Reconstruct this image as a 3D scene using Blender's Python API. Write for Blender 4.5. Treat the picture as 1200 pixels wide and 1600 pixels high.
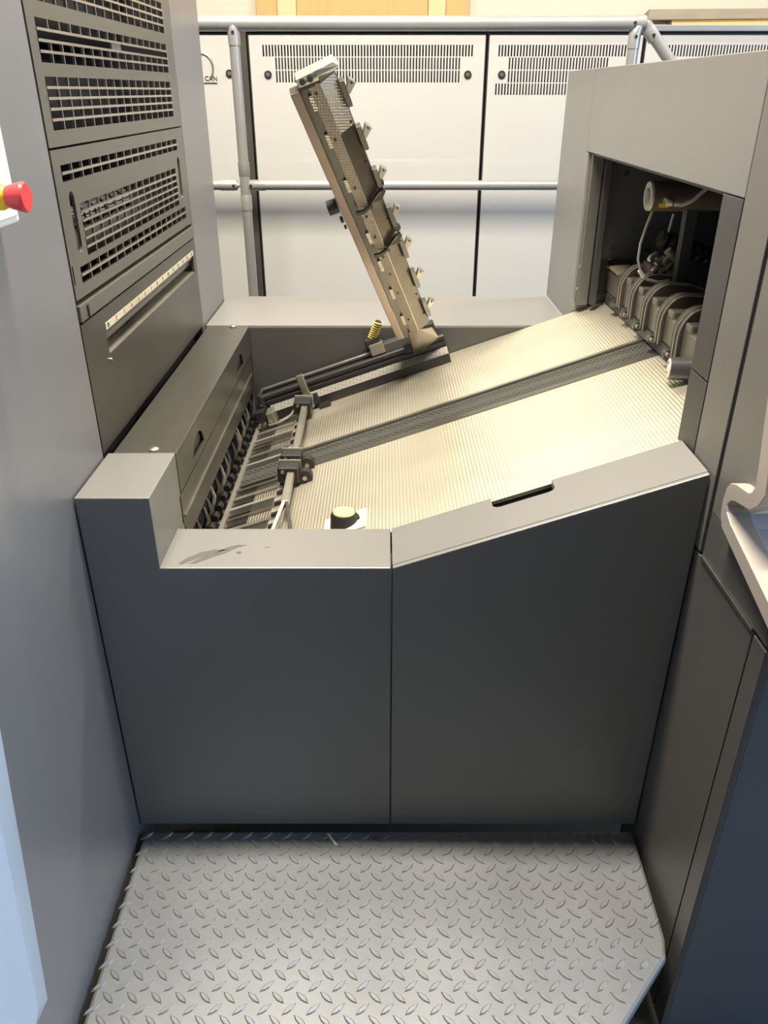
import bpy, bmesh, math, random
from mathutils import Vector, Matrix
random.seed(7)
for o in list(bpy.data.objects): bpy.data.objects.remove(o)
SC = bpy.context.scene
COL = SC.collection

# ------------------------------------------------------------------ camera
cam_d = bpy.data.cameras.new('camera'); cam = bpy.data.objects.new('camera', cam_d); COL.objects.link(cam)
cam.location = (0, 0, 1.55); cam.rotation_euler = (math.radians(90 - 27.97), 0, 0)
cam_d.sensor_fit = 'VERTICAL'; cam_d.sensor_height = 36.0; cam_d.lens = 36.0 * 1239 / 1600; cam_d.clip_start = .02
SC.camera = cam
# ------------------------------------------------------------------ world, daylight, exposure
W = bpy.data.worlds.new('world'); SC.world = W; W.use_nodes = True
W.node_tree.nodes['Background'].inputs[0].default_value = (.62, .78, 1, 1)
W.node_tree.nodes['Background'].inputs[1].default_value = .5
def area(name, loc, rot, sx, sy, power, col):
    l = bpy.data.lights.new(name, 'AREA'); l.shape = 'RECTANGLE'; l.size = sx; l.size_y = sy
    l.energy = power; l.color = col
    o = bpy.data.objects.new(name, l); COL.objects.link(o); o.location = loc; o.rotation_euler = rot
    return o
# daylight through the tall window in the right-hand wall, behind the photographer
area('window_daylight', (4.95, 0.0, 1.7), (0, math.radians(90), 0), 2.4, 2.4, 220, (.55, .75, 1.0))
vs = SC.view_settings; vs.view_transform = 'Standard'; vs.look = 'None'; vs.gamma = 1; vs.use_curve_mapping = False
vs.exposure = 0.0
LAMP_COL = (1.0, .895, .72)
LAMPS = [(-.15, 1.62, 370), (-.45, 4.9, 40), (2.6, 3.4, 120), (-3.4, 2.6, 90)]   # x, y, power

# ------------------------------------------------------------------ materials
def srgb(r, g, b):
    f = lambda c: (c / 255 / 12.92) if c / 255 <= .04045 else ((c / 255 + .055) / 1.055) ** 2.4
    return (f(r), f(g), f(b))
class NT:
    def __init__(s, m): s.t = m.node_tree; s.n = s.t.nodes; s.l = s.t.links
    def node(s, typ, **kw):
        k = s.n.new(typ)
        for a, v in kw.items(): setattr(k, a, v)
        return k
    def math(s, op, a, b=None, c=None):
        k = s.n.new('ShaderNodeMath'); k.operation = op
        for i, v in enumerate((a, b, c)):
            if v is None: continue
            if isinstance(v, (int, float)): k.inputs[i].default_value = v
            else: s.l.new(v, k.inputs[i])
        return k.outputs[0]
MATS = {}
def mat(name, col, rough=.5, metal=0., var=.12, nscale=9., bump=0., bscale=300., spec=.5, stretch=None, emit=None, rvar=.08):
    m = bpy.data.materials.new(name); m.use_nodes = True; t = NT(m); p = t.n['Principled BSDF']
    p.inputs['Metallic'].default_value = metal; p.inputs['Specular IOR Level'].default_value = spec
    tc = t.node('ShaderNodeTexCoord'); src = tc.outputs['Object']
    if stretch:
        mp = t.node('ShaderNodeMapping'); mp.inputs['Scale'].default_value = stretch; t.l.new(src, mp.inputs['Vector']); src = mp.outputs[0]
    nz = t.node('ShaderNodeTexNoise'); nz.inputs['Scale'].default_value = nscale; nz.inputs['Detail'].default_value = 6
    t.l.new(src, nz.inputs['Vector'])
    mx = t.node('ShaderNodeMix', data_type='RGBA'); t.l.new(nz.outputs['Fac'], mx.inputs['Factor'])
    mx.inputs['A'].default_value = tuple(c * (1 - var) for c in col) + (1,); mx.inputs['B'].default_value = tuple(min(1, c * (1 + var)) for c in col) + (1,)
    t.l.new(mx.outputs['Result'], p.inputs['Base Color'])
    r = t.math('MULTIPLY_ADD', nz.outputs['Fac'], 2 * rvar, rough - rvar); t.l.new(r, p.inputs['Roughness'])
    if bump:
        n2 = t.node('ShaderNodeTexNoise'); n2.inputs['Scale'].default_value = bscale; n2.inputs['Detail'].default_value = 3; t.l.new(src, n2.inputs['Vector'])
        b = t.node('ShaderNodeBump'); b.inputs['Strength'].default_value = bump; b.inputs['Distance'].default_value = .001
        t.l.new(n2.outputs['Fac'], b.inputs['Height']); t.l.new(b.outputs[0], p.inputs['Normal'])
    if emit:
        p.inputs['Emission Color'].default_value = emit[:3] + (1,); p.inputs['Emission Strength'].default_value = emit[3]
    MATS[name] = m; m['t'] = name
    return m
GG = mat('olive_grey_steel', (.185, .178, .160), .38, .65, .10, 5, .05, 700)
GL = mat('dark_olive_steel', (.105, .100, .092), .36, .65, .10, 5, .05, 700)
GB = mat('daylight_blue_grey_paint', (.246, .249, .268), .36, .42, .03, 2)  # machine grey with the daylight's blue cast put into the colour
G = mat('grey_paint', (.275, .270, .270), .36, .30, .05, 3, .05, 700)
GD = mat('dark_grey_paint', (.075, .076, .078), .42, .3, .05, 3, .05, 700)
GP = mat('dark_pillar_grey', (.085, .086, .088), .40, .4, .05, 3, .05, 700)  # darker grey than the panels next to the pillar
GR = mat('shaded_grey_paint', (.125, .121, .118), .38, .25, .05, 3, .05, 700)  # darkened copy of the machine grey, shade of the low panels painted in
GF = mat('anthracite_paint', (.192, .190, .188), .36, .15, .05, 3, .05, 700)
BLUEBOX = mat('pale_blue_paint', (.44, .53, .66), .35, 0, .04, 3)
STEEL = mat('brushed_steel', (.21, .205, .185), .34, .9, .12, 14, .06, 400, stretch=(1, .15, 1))
STEEL2 = mat('light_steel', (.50, .47, .42), .32, .95, .15, 20)
ALU = mat('cast_aluminium', (.44, .42, .375), .42, .7, .12, 25, .1, 300)
BRONZE = mat('warm_brushed_bar', (.205, .168, .145), .36, .85, .12, 20, stretch=(1, 1, .2))
ARMG = mat('worn_arm_steel', (.155, .136, .115), .40, .75, .25, 16, .05, 300)
BLACK = mat('black_anodised', (.015, .015, .016), .40, 0, .2, 20)
BLK = mat('black_rubber', (.012, .012, .013), .6, 0, .2, 20)
NAVY = mat('dark_navy_paint', (.075, .076, .090), .45, 0, .12, 5)
BROWND = mat('dark_brown_backing', (.062, .056, .048), .5, .1, .3, 9)  # dark brown for the press inner wall and the strip between cabinets
DARK = mat('dark_interior', (.042, .042, .047), .5, 0, .2, 5)
PIPE = mat('silver_pipe', (.36, .36, .36), .40, .45, .05, 8)
WHITE = mat('white_enamel', (.53, .522, .51), .035, 0, .02, 2, spec=.6, rvar=.008)
WHITE2 = mat('bright_white_plastic', (.72, .72, .69), .4, 0, .02, 4)
SLATE = mat('grey_top_rail', (.30, .31, .33), .4, .3, .06, 4)
CREAM = mat('cream_wall_paint', (.86, .80, .68), .8, 0, .03, 2, .1, 60)
ORANGE = mat('orange_wood', (.86, .52, .22), .5, 0, .08, 4, stretch=(8, 1, 1))
PALEWOOD = mat('pale_yellow_wood', (.90, .74, .42), .5, 0, .05, 4, stretch=(8, 1, 1))
PLANK = mat('weathered_plank', (.27, .235, .175), .7, 0, .2, 6, stretch=(1, 8, 8))
HALL = mat('hall_wall_paint', (.16, .16, .16), .8, 0, .03, 2, .1, 60)
CEIL = mat('ceiling_paint', (.45, .44, .42), .9, 0, .02, 2)
FLOORM = mat('dark_floor', (.06, .06, .063), .5, 0, .15, 4, .1, 80)
RED = mat('red_plastic', (.72, .045, .055), .35, 0, .05, 8)
YEL = mat('yellow_plastic', (.85, .55, .02), .35, 0, .05, 8)
PALEY = mat('pale_yellow_coil', (.62, .50, .14), .45, 0, .1, 30)
LIME = mat('pale_lime_cap', (.52, .54, .24), .4, 0, .05, 30)
PAPER = mat('cream_label', (.62, .59, .48), .6, 0, .04, 20)
INK = mat('black_print', (.03, .03, .03), .6, 0, .1, 20)
GREENP = mat('green_print', (.05, .42, .30), .6, 0, .1, 20)
BEIGE = mat('beige_console_rim', (.40, .36, .325), .4, 0, .03, 5)
DESK = mat('pale_console_deck', (.60, .61, .65), .4, 0, .03, 5)
SCUFF = mat('grey_scuff', (.085, .08, .075), .55, 0, .3, 60)
MOTOR = mat('motor_case', (.14, .115, .075), .45, .4, .25, 14)
RUBBERGREY = mat('grey_cable', (.33, .32, .29), .5, 0, .05, 10)
LAMPM = mat('lamp_diffuser', (.9, .9, .9), .5, emit=(1, .9, .72, 4.0))
BROWNG = mat('brown_guide_steel', (.105, .088, .076), .42, .4, .15, 20)
GM = mat('half_shaded_grey_paint', (.195, .188, .182), .38, .25, .05, 3, .05, 700)  # machine grey toned down, fall-off of light down the side painted in
SHAFT = mat('dull_shaft_steel', (.30, .285, .245), .40, .75, .2, 25, stretch=(1, .3, 1))
OLIVE = mat('oily_brass', (.42, .38, .27), .4, .6, .25, 30)

def ribbed(name, col, rough, metal, pitchx, pitchy, strength, dist=.002, axes=(0, 1)):
    m = mat(name, col, rough, metal, .12, 3.2, stretch=(.6, 2.2, 1), rvar=.06); t = NT(m); p = t.n['Principled BSDF']
    tc = t.node('ShaderNodeTexCoord'); sx = t.node('ShaderNodeSeparateXYZ'); t.l.new(tc.outputs['Object'], sx.inputs[0])
    a = t.math('SINE', t.math('MULTIPLY', sx.outputs[axes[0]], 2 * math.pi / pitchx)); b = t.math('SINE', t.math('MULTIPLY', sx.outputs[axes[1]], 2 * math.pi / pitchy))
    h = t.math('MULTIPLY_ADD', b, .35, a)
    bp = t.node('ShaderNodeBump'); bp.inputs['Strength'].default_value = strength; bp.inputs['Distance'].default_value = dist
    t.l.new(h, bp.inputs['Height']); t.l.new(bp.outputs[0], p.inputs['Normal'])
    return m
BOARD = ribbed('ribbed_feed_plate', (.76, .715, .59), .36, .80, .0080, .0080, .16)
KNURLA = ribbed('knurled_arm_plate', (.46, .42, .35), .40, .8, .0062, .0062, .22, axes=(2, 0))
KNURL = ribbed('knurled_strip', (.36, .33, .275), .40, .8, .0070, .0070, .5)
def belt_mat():
    m = mat('perforated_belt', (.058, .057, .053), .5, 0, .2, 30, spec=.3); t = NT(m); p = t.n['Principled BSDF']
    tc = t.node('ShaderNodeTexCoord'); sx = t.node('ShaderNodeSeparateXYZ'); t.l.new(tc.outputs['Object'], sx.inputs[0])
    X, Y = sx.outputs[0], sx.outputs[1]; py, px = .0098, .0150
    yr = t.math('DIVIDE', Y, py); row = t.math('FLOOR', yr)
    xr = t.math('MULTIPLY_ADD', t.math('MODULO', row, 2), .5, t.math('DIVIDE', X, px))
    dx = t.math('MULTIPLY', t.math('SUBTRACT', t.math('FRACT', xr), .5), px)
    dy = t.math('MULTIPLY', t.math('SUBTRACT', t.math('FRACT', yr), .5), py)
    d = t.math('SQRT', t.math('ADD', t.math('MULTIPLY', dx, dx), t.math('MULTIPLY', dy, dy)))
    hole = t.math('LESS_THAN', d, .0035)
    ay = t.math('ABSOLUTE', t.math('SUBTRACT', Y, BELT_C))
    band = t.math('MULTIPLY', t.math('GREATER_THAN', ay, .0145), t.math('LESS_THAN', ay, .0430))
    f = t.math('MULTIPLY', hole, band)
    src = p.inputs['Base Color'].links[0].from_socket
    mx = t.node('ShaderNodeMix', data_type='RGBA'); t.l.new(f, mx.inputs['Factor']); t.l.new(src, mx.inputs['A']); mx.inputs['B'].default_value = (.006, .006, .006, 1)
    t.l.new(mx.outputs['Result'], p.inputs['Base Color'])
    return m
BELT_C = .0475
BELT = belt_mat()
def scale_mat():
    m = mat('engraved_scale', (.17, .163, .145), .5, .1, .1, 40); t = NT(m); p = t.n['Principled BSDF']
    tc = t.node('ShaderNodeTexCoord'); sx = t.node('ShaderNodeSeparateXYZ'); t.l.new(tc.outputs['Object'], sx.inputs[0])
    f = t.math('LESS_THAN', t.math('FRACT', t.math('DIVIDE', sx.outputs[0], .012)), .25)
    g = t.math('GREATER_THAN', t.math('FRACT', t.math('DIVIDE', sx.outputs[2], .009)), .5)
    f = t.math('MULTIPLY', f, g)
    src = p.inputs['Base Color'].links[0].from_socket
    mx = t.node('ShaderNodeMix', data_type='RGBA'); t.l.new(t.math('MULTIPLY', f, .6), mx.inputs['Factor']); t.l.new(src, mx.inputs['A']); mx.inputs['B'].default_value = (.03, .03, .03, 1)
    t.l.new(mx.outputs['Result'], p.inputs['Base Color'])
    return m
SCALE = scale_mat()
CHECK = mat('tread_plate_metal', (.192, .203, .220), .40, .45, .14, 5, .12, 120)

# ------------------------------------------------------------------ mesh helpers
ORG = {}
class M:
    def __init__(s, T=None): s.v = []; s.f = []; s.T = T
    def pt(s, p): return tuple(s.T(*p)) if s.T else tuple(p)
    def add(s, vs, fs):
        b = len(s.v); s.v += [s.pt(p) for p in vs]; s.f += [tuple(b + i for i in f) for f in fs]; return s
    def box(s, x0, x1, y0, y1, z0, z1):
        return s.add([(x0, y0, z0), (x1, y0, z0), (x1, y1, z0), (x0, y1, z0), (x0, y0, z1), (x1, y0, z1), (x1, y1, z1), (x0, y1, z1)],
                     [(0, 3, 2, 1), (4, 5, 6, 7), (0, 1, 5, 4), (1, 2, 6, 5), (2, 3, 7, 6), (3, 0, 4, 7)])
    def prism(s, pts, vec):
        n = len(pts); q = [tuple(a + b for a, b in zip(p, vec)) for p in pts]
        return s.add(list(pts) + q, [tuple(range(n))[::-1], tuple(range(n, 2 * n))] + [(i, (i + 1) % n, n + (i + 1) % n, n + i) for i in range(n)])
    def tube(s, pts, r, seg=12, caps=True):
        P = [Vector(p) for p in pts]; rs = r if isinstance(r, (list, tuple)) else [r] * len(P); rings = []; up = None
        for i, p in enumerate(P):
            d = (P[min(i + 1, len(P) - 1)] - P[max(i - 1, 0)]).normalized()
            if up is None: up = Vector((0, 0, 1)) if abs(d.z) < .9 else Vector((1, 0, 0))
            a = d.cross(up).normalized(); b = a.cross(d).normalized(); up = b
            rings.append([p + (a * math.cos(2 * math.pi * k / seg) + b * math.sin(2 * math.pi * k / seg)) * rs[i] for k in range(seg)])
        vs = [tuple(q) for rg in rings for q in rg]; fs = []
        for i in range(len(P) - 1):
            for k in range(seg): fs.append((i * seg + k, i * seg + (k + 1) % seg, (i + 1) * seg + (k + 1) % seg, (i + 1) * seg + k))
        if caps: fs += [tuple(range(seg))[::-1], tuple(range((len(P) - 1) * seg, len(P) * seg))]
        return s.add(vs, fs)
    def cyl(s, p0, p1, r, seg=20): return s.tube([p0, p1], r, seg)
    def holes(s, outer, holes, vec, f3):
        """flat plate with cut-outs; outer and holes are 2-D loops, f3 maps 2-D to 3-D, vec is the thickness"""
        bm = bmesh.new(); 
        for lp in [outer] + holes:
            vv = [bm.verts.new((p[0], p[1], 0)) for p in lp]
            for i in range(len(vv)): bm.edges.new((vv[i], vv[(i + 1) % len(vv)]))
        bmesh.ops.triangle_fill(bm, use_beauty=False, use_dissolve=False, edges=bm.edges[:], normal=(0, 0, 1))
        bm.verts.index_update(); b = len(s.v)
        n = len(bm.verts); P = [v.co.copy() for v in bm.verts]
        fr = [f3(p.x, p.y) for p in P]; bk = [tuple(a + c for a, c in zip(p, vec)) for p in fr]
        fs = [tuple(v.index for v in f.verts) for f in bm.faces]
        fs += [tuple(n + v.index for v in reversed(f.verts)) for f in bm.faces]
        for e in bm.edges:
            if len(e.link_faces) == 1: i, j = e.verts[0].index, e.verts[1].index; fs.append((i, j, n + j, n + i))
        bm.free(); return s.add(fr + bk, fs)
    def mesh(s, name, org=(0, 0, 0), smooth=False):
        me = bpy.data.meshes.new(name); o = Vector(org)
        me.from_pydata([tuple(Vector(v) - o) for v in s.v], [], s.f); me.update()
        bm = bmesh.new(); bm.from_mesh(me); bmesh.ops.recalc_face_normals(bm, faces=bm.faces[:]); bm.to_mesh(me); bm.free()
        if smooth:
            for p in me.polygons: p.use_smooth = True
        return me
    def build(s, name, m, parent=None, bevel=0., smooth=False, label=None, kind=None, cat=None, group=None):
        org = ORG.get(parent.name, Vector()) if parent else Vector()
        me = s.mesh(name, org, smooth); me.materials.append(m)
        o = bpy.data.objects.new(name, me); COL.objects.link(o)
        if parent: o.parent = parent
        ORG[o.name] = org
        if bevel:
            b = o.modifiers.new('bevel', 'BEVEL'); b.width = bevel; b.segments = 2; b.limit_method = 'ANGLE'; b.angle_limit = math.radians(40); b.harden_normals = False
        if smooth:
            e = o.modifiers.new('edge', 'EDGE_SPLIT'); e.split_angle = math.radians(38)
        if label: o['label'] = label
        if kind: o['kind'] = kind
        if cat: o['category'] = cat
        if group: o['group'] = group
        return o
def thing(name, loc, label, cat, group=None, kind=None):
    o = bpy.data.objects.new(name, None); COL.objects.link(o); o.location = loc; o.empty_display_size = .05
    o['label'] = label; o['category'] = cat
    if group: o['group'] = group
    if kind: o['kind'] = kind
    ORG[o.name] = Vector(loc); return o
def share(src, loc, rot, parent, name=None):
    o = src.copy(); COL.objects.link(o); o.location = loc; o.rotation_euler = rot; o.parent = parent; return o
def rrect(x0, x1, y0, y1, r, seg=5):
    out = []
    for cx, cy, a0 in ((x1 - r, y0 + r, -90), (x1 - r, y1 - r, 0), (x0 + r, y1 - r, 90), (x0 + r, y0 + r, 180)):
        for k in range(seg + 1):
            a = math.radians(a0 + 90 * k / seg); out.append((cx + r * math.cos(a), cy + r * math.sin(a)))
    return out
def rect(x0, x1, y0, y1): return [(x0, y0), (x1, y0), (x1, y1), (x0, y1)]
def text_mesh(txt, size, ext=.0002):
    c = bpy.data.curves.new('t', 'FONT'); c.body = txt; c.size = size; c.extrude = ext; c.align_x = 'CENTER'; c.align_y = 'CENTER'
    o = bpy.data.objects.new('t', c); COL.objects.link(o); bpy.context.view_layer.update()
    me = bpy.data.meshes.new_from_object(o); bpy.data.objects.remove(o); return me

# ------------------------------------------------------------------ the hall
FZ = -.25
M().box(-5, 5, -4, 7, FZ - .1, FZ).build('floor', FLOORM, kind='structure')
M().box(-5, 5, 6.2, 6.4, FZ, 4.6).build('wall_far', CREAM, kind='structure')
M().box(-5.2, -5, -4, 7, FZ, 4.6).build('wall_left', HALL, kind='structure')
M().box(-5, 5, -4.2, -4, FZ, 4.6).build('wall_near', HALL, kind='structure')
wn = M(); wn.holes(rect(-4, 7, FZ, 4.6), [rect(-1.3, 1.3, .45, 2.95)], (.2, 0, 0), lambda y, z: (5, y, z)); wn.build('wall_right', HALL, kind='structure')
win = M()
for ya, yb, za, zb in ((-1.3, 1.3, .45, .51), (-1.3, 1.3, 2.89, 2.95), (-1.3, -1.24, .51, 2.89), (1.24, 1.3, .51, 2.89), (-.03, .03, .51, 2.89)): win.box(5.06, 5.12, ya, yb, za, zb)
win.build('window_1', SLATE, kind='structure')
M().box(-5, 5, -4, 7, 4.6, 4.7).build('ceiling', CEIL, kind='structure')
for i, (lx, ly, pw) in enumerate(LAMPS):
    lt = thing('ceiling_lamp', (lx, ly, 4.2), ['long ceiling lamp hung right over the feed board', 'long ceiling lamp hung over the white cabinets', 'long ceiling lamp hung off to the right of the machine', 'long ceiling lamp hung off to the left of the machine'][i], 'lamp', 'ceiling lamps of the hall')
    M().box(lx - .75, lx + .75, ly - .16, ly + .16, 4.23, 4.3).build('lamp_housing', WHITE2, lt, .01)
    M().box(lx - .72, lx + .72, ly - .14, ly + .14, 4.215, 4.23).build('lamp_diffuser', LAMPM, lt)
    for sx in (-.5, .5): M().cyl((lx + sx, ly, 4.3), (lx + sx, ly, 4.6), .006, 8).build('hanger_rod', PIPE, lt)
    al = area('lamp_light', (lx, ly, 4.20), (0, 0, 0), 1.44, .28, pw, LAMP_COL)
    al.parent = lt; al.location = (0, 0, -.005)

# wooden panelling high on the far wall and the plank on the cabinets
wp = thing('wooden_wall_panel', (-.135, 6.19, 1.6), 'orange wooden panel with pale strips on the cream far wall', 'wall panel')
y0 = 6.15
for x0, x1, mm, nm in ((-.84, -.70, ORANGE, 'board'), (-.70, -.575, PALEWOOD, 'strip'), (-.575, .29, ORANGE, 'board'), (.29, .405, PALEWOOD, 'strip'), (.405, .56, ORANGE, 'board')):
    M().box(x0 + .001, x1 - .001, y0 - (.012 if nm == 'strip' else 0), 6.195, 1.6, 2.9).build(nm, mm, wp, .003)
M().prism([(1.19, 4.20, 1.833), (2.2, 4.08, 1.833), (2.2, 4.08, 1.874), (1.19, 4.20, 1.874)], (.06, .30, 0)).build('wooden_plank', PLANK, None, .002,
    label='weathered grey-brown wooden plank lying on top of the white cabinets', cat='plank')
M().prism([(1.30, 4.20, 1.8015), (2.2, 4.09, 1.8015), (2.2, 4.09, 1.832), (1.30, 4.20, 1.832)], (.06, .28, 0)).build('wooden_plank', ORANGE, None, .002,
    label='orange wooden plank under the weathered one on the white cabinets', cat='plank')
# ------------------------------------------------------------------ white electrical cabinets behind the handrail
CY = 4.0
def cabinet(x0, x1, label, vents, locks, top=1.765):
    c = thing('electrical_cabinet', ((x0 + x1) / 2, CY + .03, FZ), label, 'cabinet', 'white cabinets behind the handrail')
    M().box(x0, x1, CY + .040, CY + .42, FZ, top + .03).build('body', DARK, c)
    M().box(x0, x0 + .004, CY + .003, CY + .04, FZ, top).box(x1 - .004, x1, CY + .003, CY + .04, FZ, top).box(x0, x1, CY + .003, CY + .04, top - .004, top + .004).build('door_return', DARK, c)
    M().box(x0, x1, CY - .012, CY + .43, top + .012, top + .036).build('top_rail', SLATE, c, .003)
    d = M(); d.holes(rect(x0 + .005, x1 - .005, FZ + .1, top - .002), [h for vv in vents for h in vv], (0, .003, 0), lambda x, z: (x, CY, z))
    dr = d.build('door', WHITE, c)
    for lx, lz in locks:
        k = M(); k.tube([(lx, CY + .001, lz), (lx, CY - .004, lz)], .0165, 20); k.build('lock_ring', BLK, dr)
        k = M(); k.tube([(lx, CY - .003, lz), (lx, CY - .008, lz)], .0085, 14).box(lx - .005, lx + .005, CY - .010, CY - .007, lz - .0015, lz + .0015); k.build('lock_cylinder', STEEL2, dr, smooth=True)
    return c, dr
def slots(xa, xb, z0, z1, pitch=.0134, w=.0066):
    n = int((xb - xa) / pitch + .5); return [rect(xa + i * pitch, xa + i * pitch + w, z0, z1) for i in range(n)]
Z = [1.727, 1.683, 1.679, 1.633, 1.629, 1.583, 1.579, 1.534]
cL, dL = cabinet(-1.75, -.628, 'white cabinet at the left end behind the dark press', [], [(-.682, 1.617)])
cM, dM = cabinet(-.592, .4455, 'white cabinet with wide slotted vent behind the tilted arm',
    [slots(-.530, .396, Z[1], Z[0]), slots(-.477, .342, Z[3], Z[2]), slots(-.477, .342, Z[5], Z[4])], [(-.512, 1.613), (.370, 1.613)])
cR, dR = cabinet(.4535, 1.128, 'white cabinet with four-row vent left of the slanting rail',
    [slots(.500, 1.075, Z[1], Z[0]), slots(.548, .99, Z[3], Z[2]), slots(.548, .99, Z[5], Z[4]), slots(.495, 1.075, Z[7], Z[6])], [(.520, 1.613)])
cF, dF = cabinet(1.136, 2.2, 'white cabinet at the right end showing a single vent row', [slots(1.20, 2.1, Z[1], Z[0])], [])
M().box(-.626, -.600, CY + .004, CY + .05, FZ, 1.79).build('filler_strip', BROWND, cM, label='dark filler strip')
# raised emblem on the left cabinet door
em = M(); em.tube([(-.80 + .048 * math.cos(math.radians(a)), CY - .002, 1.640 + .056 * math.sin(math.radians(a))) for a in range(-40, 111, 10)], .0045, 8)
eo = em.build('emblem_ring', STEEL2, dL, smooth=True, label='silver emblem ring')
tm = text_mesh('CAN', .026, .001); tm.materials.append(STEEL); to = bpy.data.objects.new('emblem_lettering', tm); COL.objects.link(to); to.parent = dL
to.location = Vector((-.765, CY - .002, 1.598)) - ORG[cL.name]; to.rotation_euler = (math.radians(90), 0, 0)
M().box(-.86, -.74, CY - .003, CY, 1.579, 1.583).build('emblem_line', STEEL, dL)

# ------------------------------------------------------------------ handrail
HY = 3.45
hr = thing('handrail', (.2, HY, .60), 'silver tube handrail with two posts in front of white cabinets', 'handrail')
M().cyl((-1.6, HY, 1.771), (.968, HY, 1.771), .0245, 24).build('top_rail', PIPE, hr, smooth=True)
for xa, xb in ((-1.6, -.592), (-.548, 1.02)): M().cyl((xa, HY, 1.213), (xb, HY, 1.213), .0185, 20).build('mid_rail', PIPE, hr, smooth=True)
for px in (-.560, .935):
    M().cyl((px, HY - .005, .45), (px, HY - .005, 1.745), .0205, 20).build('post', PIPE, hr, smooth=True)
M().cyl((.972, HY, 1.768), (1.215, HY - .02, 1.50), .0215, 20).build('slanted_rail', PIPE, hr, smooth=True)
def fitting(pts, rs, scr):
    f = M().tube(pts, rs, 18).build('connector', PIPE, hr, smooth=True)
    M().cyl(scr, (scr[0], scr[1] - .004, scr[2]), .0055, 10).build('screw', BLACK, f)
fitting([(-.560, HY - .005, 1.700), (-.560, HY - .005, 1.745), (-.560, HY - .012, 1.765), (-.560, HY - .018, 1.778)], [.0225, .0225, .016, .003], (-.560, HY - .026, 1.742))
fitting([(.935, HY - .005, 1.690), (.935, HY - .005, 1.735), (.945, HY - .012, 1.760), (.958, HY - .018, 1.776)], [.0225, .0225, .016, .003], (.935, HY - .026, 1.728))
fitting([(.935, HY, 1.771), (.968, HY, 1.772), (.975, HY, 1.770)], [.0265, .0265, .01], (.925, HY - .025, 1.772))
fitting([(.966, HY, 1.778), (.985, HY, 1.752), (1.012, HY, 1.722)], [.012, .0245, .0245], (1.000, HY - .024, 1.733))
fitting([(-.660, HY, 1.213), (-.600, HY, 1.213), (-.580, HY - .008, 1.213)], [.0205, .0205, .004], (-.605, HY - .019, 1.213))
fitting([(-.480, HY, 1.213), (-.542, HY, 1.213), (-.562, HY - .008, 1.213)], [.0205, .0205, .004], (-.535, HY - .019, 1.213))
fitting([(-.560, HY - .005, 1.300), (-.560, HY - .005, 1.250), (-.560, HY - .005, 1.222)], [.0225, .0225, .006], (-.560, HY + .03, 1.26))
fitting([(-.560, HY - .005, 1.120), (-.560, HY - .005, 1.175), (-.560, HY - .005, 1.206)], [.0225, .0225, .006], (-.560, HY + .03, 1.16))
fitting([(-.700, HY, 1.771), (-.500, HY, 1.771)], [.0255, .0255], (-.69, HY + .02, 1.771))

# ------------------------------------------------------------------ press unit on the left
LX = -.58
pl = thing('press_unit', (-.9, 1.6, FZ), 'tall grey press unit with grille guards on the left', 'printing press')
M().box(-1.25, LX, .2, 1.503, FZ, 2.05).build('side_panel', GB, pl, .003)
M().box(-1.25, LX, 2.530, 2.905, FZ, 2.05).build('end_panel', GB, pl, .003)
M().box(-1.25, -1.02, 1.503, 2.53, FZ, 2.05).build('inner_wall', BROWND, pl)
M().box(-1.25, LX - .02, 1.503, 2.53, 1.95, 2.05).build('top_cover', DARK, pl)
M().box(-1.02, LX - .03, 1.503, 2.53, .80, .84).build('inner_floor', DARK, pl)
yz = lambda y, z: (LX, y, z)
def guard(y0, y1, z0, z1, groups, extra, mt):
    h = M(); h.holes(rect(y0, y1, z0, z1), [rect(g[0], g[1], g[2], g[3]) for g in groups] + extra, (-.006, 0, 0), yz)
    p = h.build('guard_panel', mt, pl)
    for ya, yb, za, zb, rows, cols, skip in groups:
        pz = (zb - za) / rows; py = (yb - ya) / cols
        for r in range(1, rows): M().box(LX - .005, LX + .0015, ya, yb, za + r * pz - .0022, za + r * pz + .0022).build('crossbar', STEEL2, p)
        for c in range(1, cols):
            for (s0, s1) in skip:
                M().box(LX - .005, LX + .0005, ya + c * py - .0015, ya + c * py + .0015, za + s0 * pz, za + s1 * pz).build('wire', STEEL2, p)
    return p
gu = guard(1.509, 2.521, 1.462, 1.945,
    [(1.545, 2.442, 1.684, 1.752, 4, 16, [(0, 4)]), (1.545, 2.442, 1.593, 1.659, 4, 16, [(0, 2), (3, 4)]), (1.545, 2.442, 1.488, 1.572, 5, 16, [(0, 5)]), (1.545, 2.442, 1.775, 1.858, 5, 16, [(0, 5)])], [], GG)
M().box(LX - .005, LX - .0005, 1.958, 2.026, 1.624, 1.644).build('handle_bridge', GG, gu)
gl = guard(1.509, 2.521, 1.199, 1.458,
    [(1.545, 2.442, 1.404, 1.432, 2, 16, [(0, 2)]), (1.610, 2.394, 1.265, 1.361, 6, 14, [(0, 6)]), (1.556, 2.460, 1.222, 1.2525, 2, 16, [(0, 2)])],
    [rrect(1.561, 1.587, 1.276, 1.386, .0129), rrect(2.424, 2.450, 1.276, 1.386, .0129), rrect(1.513, 1.519, 1.225, 1.262, .0028)], GG)
sill = M().box(LX - .02, LX + .004, 1.507, 2.521, 1.158, 1.190).build('sill_strip', GG, pl, .002)
M().box(LX - .001, LX + .006, 1.545, 1.552, 1.160, 1.183).build('oil_drip', BLK, sill)
lp = M(); lp.holes(rect(1.507, 2.524, .886, 1.153), [rect(1.638, 2.492, 1.058, 1.124)], (-.008, 0, 0), yz); lpo = lp.build('lower_panel', GL, pl)
rl = M().box(LX - .006, LX + .001, 1.640, 2.492, 1.109, 1.123).build('ruler', PAPER, pl, label='cream ruler strip with printed numbers')
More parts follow.
